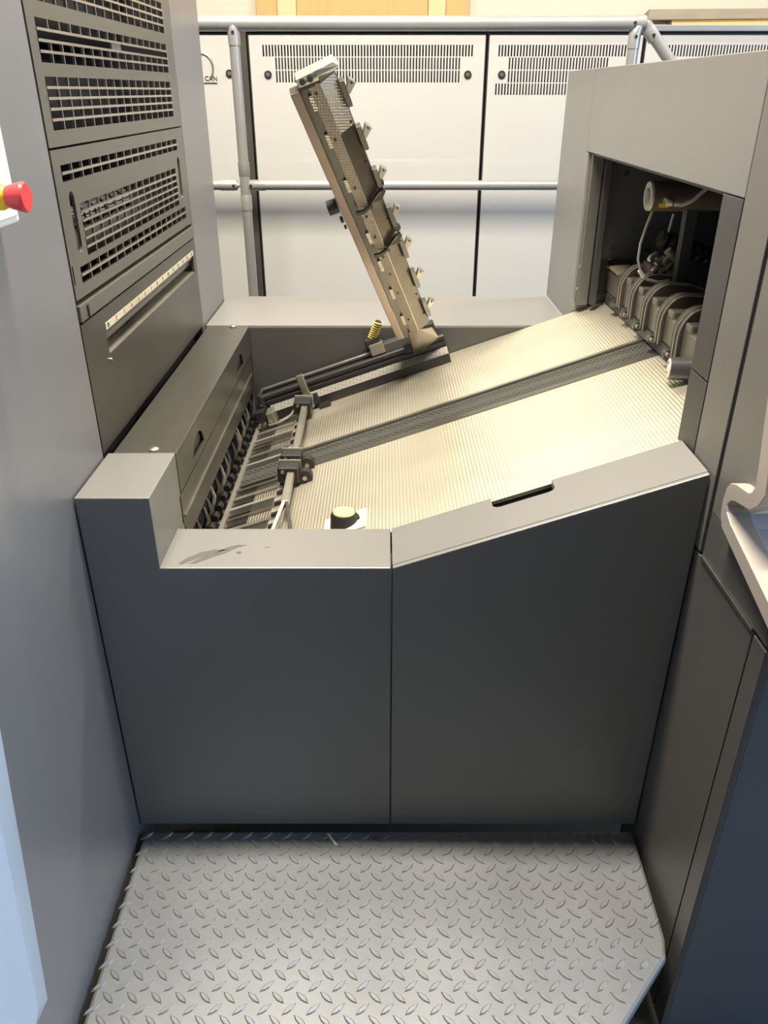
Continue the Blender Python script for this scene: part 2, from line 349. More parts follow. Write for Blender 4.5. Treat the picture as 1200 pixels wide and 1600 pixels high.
for k, s in enumerate(['20', '2', '3', '4', '5', '6', '7', '8', '9', '10', '11', '12', '13', '14', '15']):
    tm = text_mesh(s, .013, .0002); tm.materials.append(INK); o = bpy.data.objects.new('ruler_number', tm); COL.objects.link(o); o.parent = rl
    o.location = Vector((LX + .0015, 1.655 + k * .058, 1.116)) - ORG[pl.name]; o.rotation_euler = (math.radians(90), 0, math.radians(90))
M().box(LX - .02, LX - .004, 1.640, 2.492, 1.099, 1.108).build('ruler_carrier', ARMG, pl)
M().cyl((LX - .02, 1.60, 1.087), (LX - .02, 2.50, 1.087), .009, 14).build('slot_rod', STEEL, pl, smooth=True)
M().prism([(LX - .05, 1.60, 1.036), (LX - .002, 1.60, 1.052), (LX - .002, 1.60, 1.060), (LX - .05, 1.60, 1.064)], (0, .9, 0)).build('slot_lip', ALU, pl)
M().cyl((LX - .001, 1.640, 1.046), (LX + .003, 1.640, 1.046), .004, 10).build('panel_screw', STEEL2, pl)
M().box(-.72, -.66, 1.60, 2.50, 1.04, 1.12).build('slot_back', DARK, pl)
# rollers behind the guards
for (x, z, r, mt, nm) in ((-.78, 1.72, .075, GD, 'roller'), (-.80, 1.53, .085, DARK, 'roller'), (-.70, 1.262, .045, SHAFT, 'roller')):
    M().cyl((x, 1.515, z), (x, 2.52, z), r, 28).build(nm, mt, pl, smooth=True)
rr = thing('ribbed_roller', (-.618, 1.78, 1.30), 'bright ribbed metal roller seen through the lower grille', 'roller')
for k in range(9):
    a = math.radians(-20 + k * 20); M().box(-.618 + .019 * math.cos(a) - .0016, -.618 + .019 * math.cos(a) + .0016, 1.525, 2.02, 1.328 + .019 * math.sin(a) - .0016, 1.328 + .019 * math.sin(a) + .0016).build('rod', WHITE2, rr)
for k in range(8): M().cyl((-.618, 1.54 + k * .066, 1.328), (-.618, 1.548 + k * .066, 1.328), .0225, 18).build('clip_ring', BLK, rr, smooth=True)
M().cyl((-.618, 1.515, 1.328), (-.618, 2.05, 1.328), .015, 16).build('core', DARK, rr, smooth=True)

# emergency stop box on the left panel
es = thing('emergency_stop_box', (-.56, 1.18, 1.36), 'white box with red emergency stop button on left panel', 'switch box')
M().box(-.579, -.548, 1.02, 1.262, 1.376, 1.72).build('box', WHITE2, es, .004)
M().box(-.548, -.545, 1.03, 1.252, 1.386, 1.71).build('cover', WHITE2, es, .0015)
bq = (1.176, 1.420)
M().tube([(-.545, *bq), (-.530, *bq), (-.522, *bq)], [.0175, .0175, .014], 24).build('yellow_collar', YEL, es, smooth=True)
M().tube([(-.522, *bq), (-.518, *bq), (-.499, *bq), (-.495, *bq)], [.014, .0155, .0205, .018], 24).build('red_button', RED, es, smooth=True)

# pale blue slanted box low on the left
pb = thing('pale_blue_cover', (-.55, .72, .1), 'pale blue metal cover at the lower left corner', 'cover')
po = [(.91, 1.06), (.853, .757), (.766, .250), (.734, .255), (.25, .33), (.25, 1.06)]
pi_ = [(.775, 1.0), (.724, .712), (.675, .375), (.660, .365), (.25, .40), (.25, 1.0)]
bx = M(); bx.add([(-.578, y, z) for y, z in po] + [(-.545, y, z) for y, z in po] + [(-.500, y, z) for y, z in pi_],
    [tuple(range(6))] + [(i, (i + 1) % 6, 6 + (i + 1) % 6, 6 + i) for i in range(6)] + [(6 + i, 6 + (i + 1) % 6, 12 + (i + 1) % 6, 12 + i) for i in range(6)] + [tuple(range(12, 18))])
bx.build('cover', BLUEBOX, pb, .006)
M().box(-.577, -.55, .25, .72, .20, .25).build('base_trim', BLACK, pb)

# ------------------------------------------------------------------ tread plate step
st = thing('tread_plate_step', (0, 1.0, FZ), 'silver diamond-pattern tread plate step in front of the machine', 'step')
outline = [(-.567, 1.306), (.590, 1.306), (.583, 1.035), (.572, .995), (.452, .862), (.20, .58), (-.567, .58)]
sp = M().prism([(x, y, -.03) for x, y in outline], (0, 0, .03)).build('plate', CHECK, st, .008)
M().box(-.50, .20, .62, 1.28, FZ, -.03).build('support', BLACK, st)
L_, Wd, Hh = .0178, .0058, .0024
lv = [(L_, 0, 0), (.45 * L_, Wd * .8, 0), (-.1 * L_, Wd, 0), (-.6 * L_, Wd * .62, 0), (-L_, 0, 0), (-.45 * L_, -Wd * .8, 0), (.1 * L_, -Wd, 0), (.6 * L_, -Wd * .62, 0)]
top = [(x * .80, y * .62, Hh) for x, y, z in lv]
lug = M(); lug.add(lv + top, [(i, (i + 1) % 8, 8 + (i + 1) % 8, 8 + i) for i in range(8)] + [tuple(range(8, 16))])
lme = lug.mesh('tread_lug', smooth=False); lme.materials.append(CHECK)
def inside(x, y):
    c = False; n = len(outline)
    for i in range(n):
        (x1, y1), (x2, y2) = outline[i], outline[(i + 1) % n]
        if (y1 > y) != (y2 > y) and x < (x2 - x1) * (y - y1) / (y2 - y1) + x1: c = not c
    return c
lugs = []
PX, PY = .0470, .0222
for r in range(34):
    y = 1.292 - r * PY
    for k in range(-14, 15):
        x = .006 + k * PX + (PX / 2 if r % 2 else 0)
        if all(inside(x + dx, y + dy) for dx in (-.006, .010) for dy in (-.011, .011)): lugs.append((x, y, math.radians(42 if r % 2 == 0 else -42)))
vis = [l for l in lugs if l[1] > .855]; hid = [l for l in lugs if l[1] <= .855]
vis.sort(key=lambda l: l[1]); near, rest = vis[:300], vis[300:]
base = None
for (x, y, a) in near:
    o = bpy.data.objects.new('tread_lug', lme); COL.objects.link(o); o.parent = sp
    o.location = Vector((x, y, 0)) - ORG[st.name]; o.rotation_euler = (0, 0, a)
rm = M()
for (x, y, a) in rest + hid:
    c, s_ = math.cos(a), math.sin(a); rm.add([(x + c * p[0] - s_ * p[1], y + s_ * p[0] + c * p[1], p[2]) for p in lv + top], [(i, (i + 1) % 8, 8 + (i + 1) % 8, 8 + i) for i in range(8)] + [tuple(range(8, 16))])
rm.build('tread_lugs', CHECK, sp, kind='stuff')
for x, y in ((-.02, 1.285), (.5, 1.285)): M().cyl((x, y, -.001), (x, y, .002), .006, 12).build('screw', STEEL, sp)
M().add([(-.135, 1.296, .003), (-.130, 1.296, .003), (-.108, 1.263, .003), (-.112, 1.262, .003)], [(0, 1, 2, 3)]).prism([(-.135, 1.296, .001), (-.130, 1.296, .001), (-.108, 1.263, .001), (-.112, 1.262, .001)], (0, 0, .003)).build('wood_splinter', PAPER, None,
    label='small pale splinter lying on the tread plate', cat='debris')

# ------------------------------------------------------------------ feeder guards
FY = 1.314
fl = thing('front_guard', (-.28, 1.39, 0), 'dark grey left front guard with a raised corner block', 'machine guard', 'front guards of the feed board')
xa, xb, xc, ya, yb, yc, z0_, z1_, z2_ = -.577, -.437, .0135, FY, FY + .158, 1.522, .014, .7285, .8815
gv = []; gf = []
def gface(*pts):
    idx = []
    for p in pts:
        if p not in gv: gv.append(p)
        idx.append(gv.index(p))
    gf.append(tuple(idx))
gface((xa, ya, z0_), (xc, ya, z0_), (xc, ya, z1_), (xb, ya, z1_), (xb, ya, z2_), (xa, ya, z2_))
gface((xa, ya, z0_), (xa, ya, z2_), (xa, yc, z2_), (xa, yc, z0_))
gface((xa, ya, z2_), (xb, ya, z2_), (xb, yc, z2_), (xa, yc, z2_))
gface((xb, ya, z1_), (xb, yb, z1_), (xb, yb, z0_), (xb, yc, z0_), (xb, yc, z2_), (xb, ya, z2_))
gface((xb, ya, z1_), (xc, ya, z1_), (xc, yb, z1_), (xb, yb, z1_))
gface((xc, ya, z0_), (xc, yb, z0_), (xc, yb, z1_), (xc, ya, z1_))
gface((xb, yb, z0_), (xb, yb, z1_), (xc, yb, z1_), (xc, yb, z0_))
gface((xa, yc, z0_), (xa, yc, z2_), (xb, yc, z2_), (xb, yc, z0_))
gface((xa, ya, z0_), (xa, yc, z0_), (xb, yc, z0_), (xb, yb, z0_), (xc, yb, z0_), (xc, ya, z0_))
M().add(gv, gf).build('body', GF, fl, .0022)
M().box(-.56, .0135, FY + .02, 1.45, .0, .013).build('plinth', BLK, fl)
for sc in ([(-.405, 1.330), (-.396, 1.328), (-.370, 1.352), (-.340, 1.372), (-.318, 1.384), (-.345, 1.384), (-.368, 1.374), (-.392, 1.352)],
           [(-.384, 1.330), (-.372, 1.330), (-.345, 1.352), (-.318, 1.372), (-.296, 1.394), (-.280, 1.402), (-.300, 1.403), (-.318, 1.394), (-.338, 1.374), (-.362, 1.356)],
           [(-.300, 1.374), (-.290, 1.378), (-.286, 1.372), (-.292, 1.366)], [(-.246, 1.393), (-.236, 1.396), (-.232, 1.393)]):
    M().prism([(x, y, .7285) for x, y in sc], (0, 0, .0003)).build('scuff_mark', SCUFF, fl, label='dark scraped smear')
fr = thing('front_guard', (.31, 1.39, 0), 'dark grey right front guard with a sloping top edge', 'machine guard', 'front guards of the feed board')
SL = math.radians(19.2); TB = math.tan(SL)
zt = lambda x: .7285 + (x - .0165) * (.931 - .7285) / (.597 - .0165)
fp = M(); fp.prism([(x, FY, z) for x, z in [(.0165, .014), (.595, .014), (.597, .931), (.0165, .7285)]], (0, .012, 0)).build('front_panel', GF, fr, .0022)
# sloping top with the finger slot cut out of its rear edge
tp = [(.0165, FY + .012), (.597, FY + .012), (.597, 1.472), (.345, 1.472)]
s0, s1, sy = .222, .345, 1.426
arc = [(s1, 1.472)] + [(s1 - .016 + .016 * math.cos(math.radians(a)), sy + .014 - .014 * math.sin(math.radians(a))) for a in range(0, 91, 18)] + [(s0 + .016 - .016 * math.sin(math.radians(a)), sy + .014 - .014 * math.cos(math.radians(a))) for a in range(0, 91, 18)] + [(s0, 1.472)]
tp = [(.0165, FY + .012), (.597, FY + .012), (.597, 1.472)] + arc + [(.0165, 1.472)]
h = M(); h.holes(tp, [], (0, 0, -.012), lambda x, y: (x, y, zt(x))); h.build('top_cover', GF, fr)
M().box(.0165, .595, 1.455, 1.46, .2, .70).build('inner_panel', DARK, fr)
M().prism([(.20, 1.42, zt(.20) - .05), (.37, 1.42, zt(.37) - .05), (.37, 1.42, zt(.37) - .045), (.20, 1.42, zt(.20) - .045)], (0, .06, 0)).build('slot_floor', DARK, fr)
M().box(.03, .59, FY + .02, 1.45, .0, .013).build('plinth', BLK, fr)

# rear guard with its flat ledge
rg = thing('rear_guard', (0, 2.75, 0), 'grey rear guard ledge behind the feed board', 'machine guard')
M().box(-.577, .597, 2.552, 2.962, .30, .880).build('ledge', G, rg, .002)
M().box(-.436, .597, 2.548, 2.552, .45, .872).build('inner_plate', GD, rg)
# stainless cover over the left side of the board
lc = thing('ledge_cover', (-.51, 2.0, .6), 'brushed steel ledge cover along the left press unit', 'cover')
M().box(-.568, -.436, 1.526, 2.546, .872, .8795).build('top_plate', STEEL, lc, .0012)
def dshape(yc, z0, w, h):
    return [(yc - w, z0), (yc + w, z0)] + [(yc + w * math.cos(math.radians(a)), z0 + h * math.sin(math.radians(a))) for a in range(12, 169, 12)]
sidep = M(); sidep.holes(rect(1.524, 2.546, .787, .872), [dshape(1.722, .803, .058, .042), dshape(2.338, .803, .056, .042)], (-.004, 0, 0), lambda y, z: (-.436, y, z)); sidep.build('side_plate', STEEL, lc)
M().prism([(-.4395, y, z) for y, z in ((1.512, .783), (2.546, .783), (2.546, .70), (2.546, .665), (1.56, .665), (1.512, .72))], (.0025, 0, 0)).build('lower_plate', STEEL, lc)
M().box(-.437, -.4335, 1.53, 2.52, .726, .730).build('folded_edge', STEEL2, lc)
M().box(-.470, -.445, 1.53, 2.54, .67, .87).build('inner_duct', DARK, lc)
for y in (1.542, 2.53): 
    M().tube([(-.486, y, .879), (-.486, y, .883), (-.486, y, .886)], [.011, .011, .005], 16).build('screw', STEEL2, lc, smooth=True)

# ------------------------------------------------------------------ feed board
A = Vector((math.cos(SL), 0, math.sin(SL))); N = Vector((-math.sin(SL), 0, math.cos(SL)))
O = Vector((.6, 0, .922))
def LB(x, y, w=0):       # x: world X of the foot point on the board plane, w: height off the board
    return O + A * ((x - .6) / A.x) + Vector((0, y, 0)) + N * w
def bb(x0, x1, y0, y1, w0, w1): return M(LB).box(x0, x1, y0, y1, w0, w1)
fb = thing('feed_board', (.1, 2.0, .70), 'ribbed metal feed board sloping up to the right', 'feed board')
bb(-.285, .80, 1.474, 1.968, -.008, 0).build('board_plate', BOARD, fb)
bb(-.285, .80, 2.117, 2.545, -.008, 0).build('board_plate', BOARD, fb)
bb(-.44, .80, 1.474, 2.545, -.05, -.012).build('base_plate', DARK, fb)
be = thing('suction_belt', (.1, 2.0, .70), 'dark perforated suction belt running up the middle of feed board', 'belt')
bb(-.405, .80, 1.995, 2.100, -.010, -.002).build('belt', BELT, be)
bb(-.30, .80, 2.104, 2.116, -.010, .0035).build('belt_rail', STEEL2, fb)
bb(-.30, .80, 1.969, 1.992, -.010, .0015).build('belt_rail', STEEL, fb)
bb(-.408, .80, 2.100, 2.104, -.010, -.001).build('belt_edge', BLACK, fb)
# slotted front table at the left end
bb(-.418, -.405, 1.50, 2.52, -.02, .004).build('end_strip', ALU, fb)
ys = [1.545, 1.605, 1.665, 1.725, 1.785, 1.845, 1.905, 1.955, 2.125, 2.185, 2.245, 2.305, 2.365, 2.425, 2.485]
for i, y in enumerate(ys):
    hw = (.009, .006, .007)[i % 3]; bb(-.405, -.262, y - hw, y + hw, -.010, .004).build('table_strip', (SHAFT, STEEL2, ALU)[i % 3], fb)
    bb(-.275, -.258, y - .006, y + .006, .004, .012).build('strip_tip', BLACK, fb)
for i in range(len(ys) - 1):
    if ys[i] < 1.99 < ys[i + 1]: continue
    bb(-.345, -.285, ys[i] + .008, ys[i + 1] - .008, -.010, -.001).build('table_plate', KNURL if i % 2 else STEEL, fb)
    bb(-.405, -.345, ys[i] + .026, ys[i] + .031, -.010, .0).build('slot_bar', STEEL, fb)
ORD = 'first second third fourth fifth sixth seventh eighth ninth tenth eleventh twelfth thirteenth fourteenth fifteenth sixteenth seventeenth'.split()
# row of front stops under the ledge
for i in range(17):
    y = 1.56 + i * .058
    f = thing('front_stop', (-.44, y, .50), 'small steel front stop finger, number %d from the near end' % (i + 1), 'stop finger', 'front stop fingers at the low end of the board')
    f['label'] = 'worn steel stop finger, %s from the near end of its row under the ledge cover' % ORD[i]
    dz, dx = random.uniform(-.012, .014), random.uniform(-.006, .004); fm = random.choice((STEEL, ALU, SHAFT, ARMG))
    M().tube([(-.452, y, .50), (-.450 + dx, y, .575), (-.438 + dx, y + dx, .615 + dz), (-.446 + dx, y + dx, .650 + dz)], [.010, .009, .007, .004], 8).build('finger', fm, f, smooth=True)
    M().box(-.445, -.420, y - .006, y + .006, .548, .568).build('foot', random.choice((STEEL, SHAFT, STEEL2)), f, .002)
    M().cyl((-.432, y - .012, .585), (-.432, y + .012, .585), .009, 10).build('roller', BLACK, f, smooth=True)
    M().box(-.56, -.455, y - .003, y + .003, .60, .605).build('rib', GL, f)
M().box(-.575, -.57, 1.5, 2.54, .3, .86).build('pit_panel', DARK, lc)
# sensor block at the far left corner of the board
sb = thing('sensor_block', (-.38, 2.44, .6), 'small black and silver sensor block in the far left corner', 'sensor')
M(LB).box(-.405, -.375, 2.42, 2.50, .004, .055).build('body', BLACK, sb, .003)
M(LB).box(-.370, -.345, 2.41, 2.47, .004, .045).build('bracket', SHAFT, sb, .004)
for k in range(3): M().cyl(LB(-.40 + k * .018, 2.40, .012), LB(-.40 + k * .018, 2.42, .012), .007, 10).build('screw', STEEL2, sb, smooth=True)
M().tube([LB(-.37, 2.40, .008), LB(-.34, 2.40, .008), LB(-.30, 2.42, .012), LB(-.285, 2.435, .02)], .004, 8).build('finger', SHAFT, sb, smooth=True)

# guide rail with scale along the far side
RX0, RX1 = -.372, .215
gr = thing('guide_rail', (-.1, 2.49, .7), 'black guide rail with a silver scale along the far board edge', 'rail')
bb(RX0, RX1, 2.456, 2.535, .001, .030).build('rail_base', BLACK, gr)
M(LB).prism([(RX0 + .012, 2.455, .030), (RX0 + .012, 2.456, .031), (RX0 + .012, 2.478, .047), (RX0 + .012, 2.480, .044), (RX0 + .012, 2.480, .030)], (RX1 - RX0 - .012, 0, 0)).build('scale', SCALE, gr)
bb(RX0, RX1, 2.484, 2.53, .030, .062).build('rail_body', BLACK, gr, .004)
M().cyl(LB(RX0, 2.500, .072), LB(RX1, 2.500, .072), .0125, 16).build('rod', BLACK, gr, smooth=True)
M().cyl(LB(RX0, 2.525, .090), LB(RX1 - .1, 2.525, .090), .009, 14).build('rod', STEEL, gr, smooth=True)
ep = bb(RX0 - .012, RX0, 2.450, 2.535, .0, .098).build('end_plate', BLACK, gr, .003)
for w in (.03, .065): M().cyl(LB(RX0 - .008, 2.449, w), LB(RX0 - .008, 2.452, w), .005, 10).build('screw', STEEL2, ep)

# cross shaft with clamps
sh = thing('cross_shaft', (-.245, 2.08, .66), 'square steel cross shaft with black clamps over low end of board', 'shaft')
SX = lambda y: -.240 - .012 * (y - 1.70) / .76
SZ = lambda y: .668
M(lambda x, y, z: (SX(y) + x, y, SZ(y) + z)).box(-.0095, .0095, 1.70, 2.47, -.0095, .0095).build('shaft', SHAFT, sh, .0025)
def clamp(y, w, roll):
    x, z = SX(y), SZ(y)
    c = M().box(x - .034, x + .022, y - w, y + w, z - .022, z + .020).build('clamp', BLACK, sh, .004)
    M().box(x - .034, x + .024, y + w, y + w + .004, z - .02, z + .024).build('clamp_plate', ALU, c)
    if roll: M().cyl((x + .036, y - .012, z - .012), (x + .036, y + .012, z - .012), .020, 18).build('roller', BLK, c, smooth=True); M().cyl((x + .036, y - .016, z - .012), (x + .036, y + .016, z - .012), .006, 10).build('roller_pin', STEEL2, c)
    M().cyl((x - .02, y - w - .004, z + .010), (x - .02, y - w, z + .010), .005, 10).build('screw', STEEL2, c)
clamp(1.885, .022, True); clamp(1.965, .020, True); clamp(2.380, .028, False)
M(LB).box(-.245, -.222, 2.445, 2.462, .004, .120).build('upright', STEEL2, sh, .003)
M(LB).box(-.275, -.200, 2.43, 2.447, .018, .05).build('foot_block', BLACK, sh, .003)
M(LB).box(-.205, -.170, 2.415, 2.44, .0, .014).build('foot_plate', BLACK, sh, .002)
M().prism([(SX(1.7) - .006, 1.700, .676), (SX(1.7) + .002, 1.700, .676), (SX(1.7) - .020, 1.60, .640), (SX(1.7) - .028, 1.60, .640)], (0, 0, -.012)).build('end_bracket', SHAFT, sh)
M().prism([(SX(1.7) + .002, 1.700, .676), (SX(1.7) + .009, 1.700, .676), (SX(1.7) + .034, 1.58, .640), (SX(1.7) + .025, 1.58, .640)], (0, 0, -.016)).build('end_blade', BLACK, sh)
# knob on its cream plate
kn = thing('adjusting_knob', (-.09, 1.60, .69), 'black knob with pale lime top beside the left front guard', 'knob')
bb(-.135, -.040, 1.53, 1.617, .001, .004).build('base_plate', PAPER, kn)
KX, KY, KZ = -.090, 1.575, .666
M().tube([(KX, KY, KZ - .005), (KX, KY, KZ + .040), (KX, KY, KZ + .047)], [.033, .0305, .026], 28).build('knob_body', BLK, kn, smooth=True)
M().tube([(KX, KY, KZ + .046), (KX, KY, KZ + .050), (KX, KY, KZ + .052)], [.0255, .0235, .012], 24).build('knob_cap', LIME, kn, smooth=True)
M().cyl(LB(-.058, 1.575, .004), LB(-.058, 1.575, .014), .006, 10).build('knob_stop', BLACK, kn)

# ------------------------------------------------------------------ tilted arm standing on the rail
B0 = Vector((.101, 2.45, .852))
T0 = (N * .759 + Vector((0, -.414, 0))).normalized()
Mv = A.cross(T0).normalized()
TA = (T0 - A * .0222).normalized()
def AR(a, t, m=0): return B0 + A * (a + .019) + TA * t + Mv * m
arm = thing('swing_arm', tuple(B0), 'long worn steel arm standing tilted up from the guide rail', 'machine arm')
def ab(a0, a1, t0, t1, m0, m1): return M(AR).box(a0, a1, t0, t1, m0, m1)
ab(-.070, -.048, .035, .860, -.030, .002).build('left_bar', BRONZE, arm, .0015)
ab(-.048, -.020, .020, .862, -.045, -.012).build('web', GL, arm)
M(AR).prism([(-.026, .045, -.012), (-.026, .045, -.006), (0, .045, .002), (.002, .045, .002), (.042, .045, -.022), (.042, .045, -.045), (-.026, .045, -.045)], (0, .818, 0)).build('arm_body', ARMG, arm)
M(AR).prism([(-.0258, .046, -.0055), (-.0003, .046, .0027), (.002, .046, .0023), (-.0258, .046, -.0062)], (0, .816, 0)).build('knurled_strip', KNURLA, arm)
M(AR).prism([(.0025, .73, .0022), (.0405, .73, -.0206), (.0405, .73, -.0212), (.0025, .73, .0014)], (0, .13, 0)).build('knurled_plate', KNURLA, arm)
M().cyl(AR(.001, .046, .0025), AR(.001, .862, .0025), .0016, 8).build('ridge_bead', STEEL2, arm, smooth=True)
for t0 in (.19, .30, .40, .57, .70, .80, .08): ab(-.034, -.025, t0, t0 + .038, -.012, -.005).build('tab', KNURLA, arm)
for t0 in (.10, .21, .285, .35, .42, .49, .58, .72, .84): M().cyl(AR(-.014, t0, -.003), AR(-.014, t0, .001), .0032, 10).build('screw', BLACK, arm)
for t0 in (.09, .17, .26, .36, .45, .53, .63, .74): M().cyl(AR(.034, t0, -.019), AR(.036, t0, -.015), .0028, 10).build('screw', BLACK, arm)
M(AR).prism([(-.040, -.050, -.008), (-.006, -.052, -.008), (.052, -.018, -.008), (.044, .030, -.008), (.002, .048, -.002), (-.030, .048, -.004)], (0, 0, -.006)).build('end_plate', ARMG, arm, .001)
cap = M(AR).prism([(-.046, .868, .004), (.004, .868, .004), (.006, .876, .004), (.046, .868, -.008), (.056, .876, -.010), (.046, .890, -.008), (.006, .890, .002), (-.046, .888, .004)], (0, 0, -.034)).build('end_cap', ALU, arm, .002)
for a_ in (-.033, -.014): M().cyl(AR(a_, .878, .003), AR(a_, .878, .006), .0065, 14).build('screw', BLACK, cap)
ab(-.046, .004, .858, .872, -.04, .0).build('cap_gasket', BLACK, arm)
for i, t0 in enumerate((.806, .690, .570, .452, .340, .225, .105)):
    c = ab(.041, .054, t0 - .030, t0 + .034, -.030, -.010).build('clip', GL, arm, .0015)
    lv_ = M(AR).prism([(.049, t0 + .006, -.012), (.057, t0 - .002, -.012), (.078, t0 + .018, -.012), (.066, t0 + .034, -.012)], (0, 0, -.014)).build('clip_lever', SHAFT, c, .001)
    M().cyl(AR(.069, t0 + .022, -.013), AR(.069, t0 + .022, -.0105), .0028, 8).build('pin', BLACK, c)
for t0 in (.520, .375):
    k = M(AR).prism([(-.034, t0 - .008, .006), (-.014, t0 - .012, .006), (.006, t0 - .003, .005), (.012, t0 - .006, .004), (.040, t0 + .002, -.006), (.056, t0 + .016, -.014), (.052, t0 + .026, -.014), (.040, t0 + .028, -.008), (.010, t0 + .014, .004), (.006, t0 + .006, .005), (-.014, t0 - .001, .006), (-.034, t0 + .002, .006)], (0, 0, .007)).build('hook_strap', BLACK, arm, .001)
    M(AR).prism([(.012, t0 - .004, .013), (.040, t0 + .004, .003), (.054, t0 + .017, -.006), (.050, t0 + .024, -.006), (.038, t0 + .025, .001), (.012, t0 + .012, .012)], (0, 0, .001)).build('strap_plate', ARMG, k)
    M().cyl(AR(.050, t0 + .040, -.012), AR(.050, t0 + .040, -.022), .010, 16).build('strap_roller', BLACK, k, smooth=True)
    M(AR).box(.046, .056, t0 + .022, t0 + .040, -.020, -.013).build('roller_arm', ALU, k)
kb = M().cyl(AR(-.074, .545, -.012), AR(-.100, .545, -.012), .019, 20).build('side_knob', BLK, arm, smooth=True)
M().cyl(AR(-.0745, .500, -.012), AR(-.082, .500, -.012), .009, 12).build('side_screw', BLACK, arm)
M().cyl(AR(-.0745, .475, -.012), AR(-.080, .475, -.012), .006, 12).build('side_screw', BLACK, arm)
# hinge and carriage
cg = M(LB).box(-.010, .130, 2.500, 2.545, .064, .112).build('carriage', GD, arm, .003)
M(LB).box(-.010, .035, 2.494, 2.530, .086, .124).build('carriage_cap', SHAFT, cg, .004)
M(LB).box(.165, .198, 2.490, 2.545, .020, .128).build('hinge_block', BLACK, arm, .004)
M(LB).box(.090, .165, 2.488, 2.535, .02, .090).build('hinge_arm', BLACK, arm, .004)
M(LB).box(.145, .164, 2.494, 2.525, .090, .108).build('hinge_nut', SHAFT, arm, .002)
# yellow spring hose behind the arm foot
sg = thing('coil_hose', (.03, 2.51, .84), 'short yellow coiled hose behind the foot of the arm', 'hose')
p0, p1 = LB(.006, 2.520, .138), LB(.044, 2.500, .186)
M().cyl(p0, p1, .011, 14).build('hose_core', BLK, sg, smooth=True)
d = (p1 - p0); u = d.normalized(); e1 = Vector((0, 1, 0)); e2 = u.cross(e1)
M().tube([p0 + d * (k / 96) + (e1 * math.cos(k * math.pi / 6) + e2 * math.sin(k * math.pi / 6)) * .0135 for k in range(97)], .0024, 6).build('coil', PALEY, sg, smooth=True)
M(LB).box(-.018, .022, 2.500, 2.540, .114, .142).build('hose_end', BLK, sg, .005)

# ------------------------------------------------------------------ press unit on the right
RXX = .6
pr = thing('infeed_unit', (1.0, 2.1, FZ), 'grey infeed unit with dark opening at the top of the feed board', 'printing press')
def rp(name, y0, y1, z0, z1, m=G, x0=RXX, x1=RXX + .03, bev=.0015): return M().box(x0, x1, y0, y1, z0, z1).build(name, m, pr, bev)
rp('header_panel', 1.411, 2.572, 1.392, 1.607, x1=1.5)
M().prism([(RXX, y, z) for y, z in ((2.575, 1.607), (2.945, 1.607), (2.965, .884), (2.552, .884), (2.552, 1.389), (2.575, 1.389))], (.05, 0, 0)).build('far_panel', G, pr, .0015)
rp('jamb', 2.515, 2.551, .955, 1.388, GR, RXX + .008, RXX + .04)
rp('jamb', 2.490, 2.512, .960, 1.386, DARK, RXX + .042, RXX + .06)
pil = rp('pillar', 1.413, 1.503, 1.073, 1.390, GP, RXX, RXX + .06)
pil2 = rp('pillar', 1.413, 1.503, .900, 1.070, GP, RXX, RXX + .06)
rp('side_panel', 1.297, 1.409, .776, 1.607, GM, x1=.9)
rp('seam_strip', 1.283, 1.296, .776, 1.60, BLK, RXX + .004, RXX + .03, 0)
M().prism([(RXX, y, z) for y, z in ((1.281, .872), (1.281, 1.607), (1.205, 1.607), (1.150, .965), (1.21, .95), (1.243, .90), (1.238, .872))], (.012, 0, 0)).build('console_side_panel', GM, pr)
M().prism([(RXX, y, z) for y, z in ((1.281, .779), (1.281, .869), (1.238, .869), (1.012, .805), (1.00, .779))], (.012, 0, 0)).build('console_side_panel', GR, pr)  # shade under the desk painted in with the darkened grey
rp('lower_panel', 1.048, 1.40, FZ, .770, GR, bev=0)
rp('corner_post', .998, 1.044, FZ, .770, GR, x1=.612)
rp('front_panel', 1.000, 1.03, FZ, .78, mat('daylight_tinted_grey', (.125, .142, .172), .42, 0, .05, 3), .6125, 1.5)  # bluish light on this face is mixed into its grey
rp('edge_trim', 1.05, 1.282, .7705, .7775, STEEL2, RXX - .003, RXX + .01, 0)
rp('far_wall', 2.553, 2.573, .70, 1.39, NAVY, RXX + .052, 1.5, 0)
rp('back_wall', 1.42, 2.55, .70, 1.39, NAVY, 1.30, 1.32, 0)
rp('inner_roof', 1.42, 2.55, 1.385, 1.391, DARK, RXX + .01, 1.3, 0)
rp('near_wall', 1.413, 1.44, .70, 1.39, DARK, RXX + .062, 1.3, 0)
rp('body_core', 1.03, 1.29, FZ, .76, DARK, .68, 1.45, 0)
for x, z in ((.705, 1.115), (.702, 1.085), (.668, 1.068), (.79, 1.10), (.815, 1.115), (.72, 1.33)):
    M().tube([(x, 2.553, z), (x, 2.545, z)], [.007, .006], 12).build('bolt', STEEL if z != 1.10 else BLK, pr)
for y, z in ((2.53, 1.068), (2.532, 1.00)): M().cyl((RXX + .005, y, z), (RXX + .012, y, z), .005, 10).build('bolt', STEEL2, pr)
rp('bar_pocket', 2.545, 2.5525, .98, 1.085, BLK, .68, .775, 0)
rp('inner_post', 2.18, 2.21, .95, 1.385, GD, .785, .815)
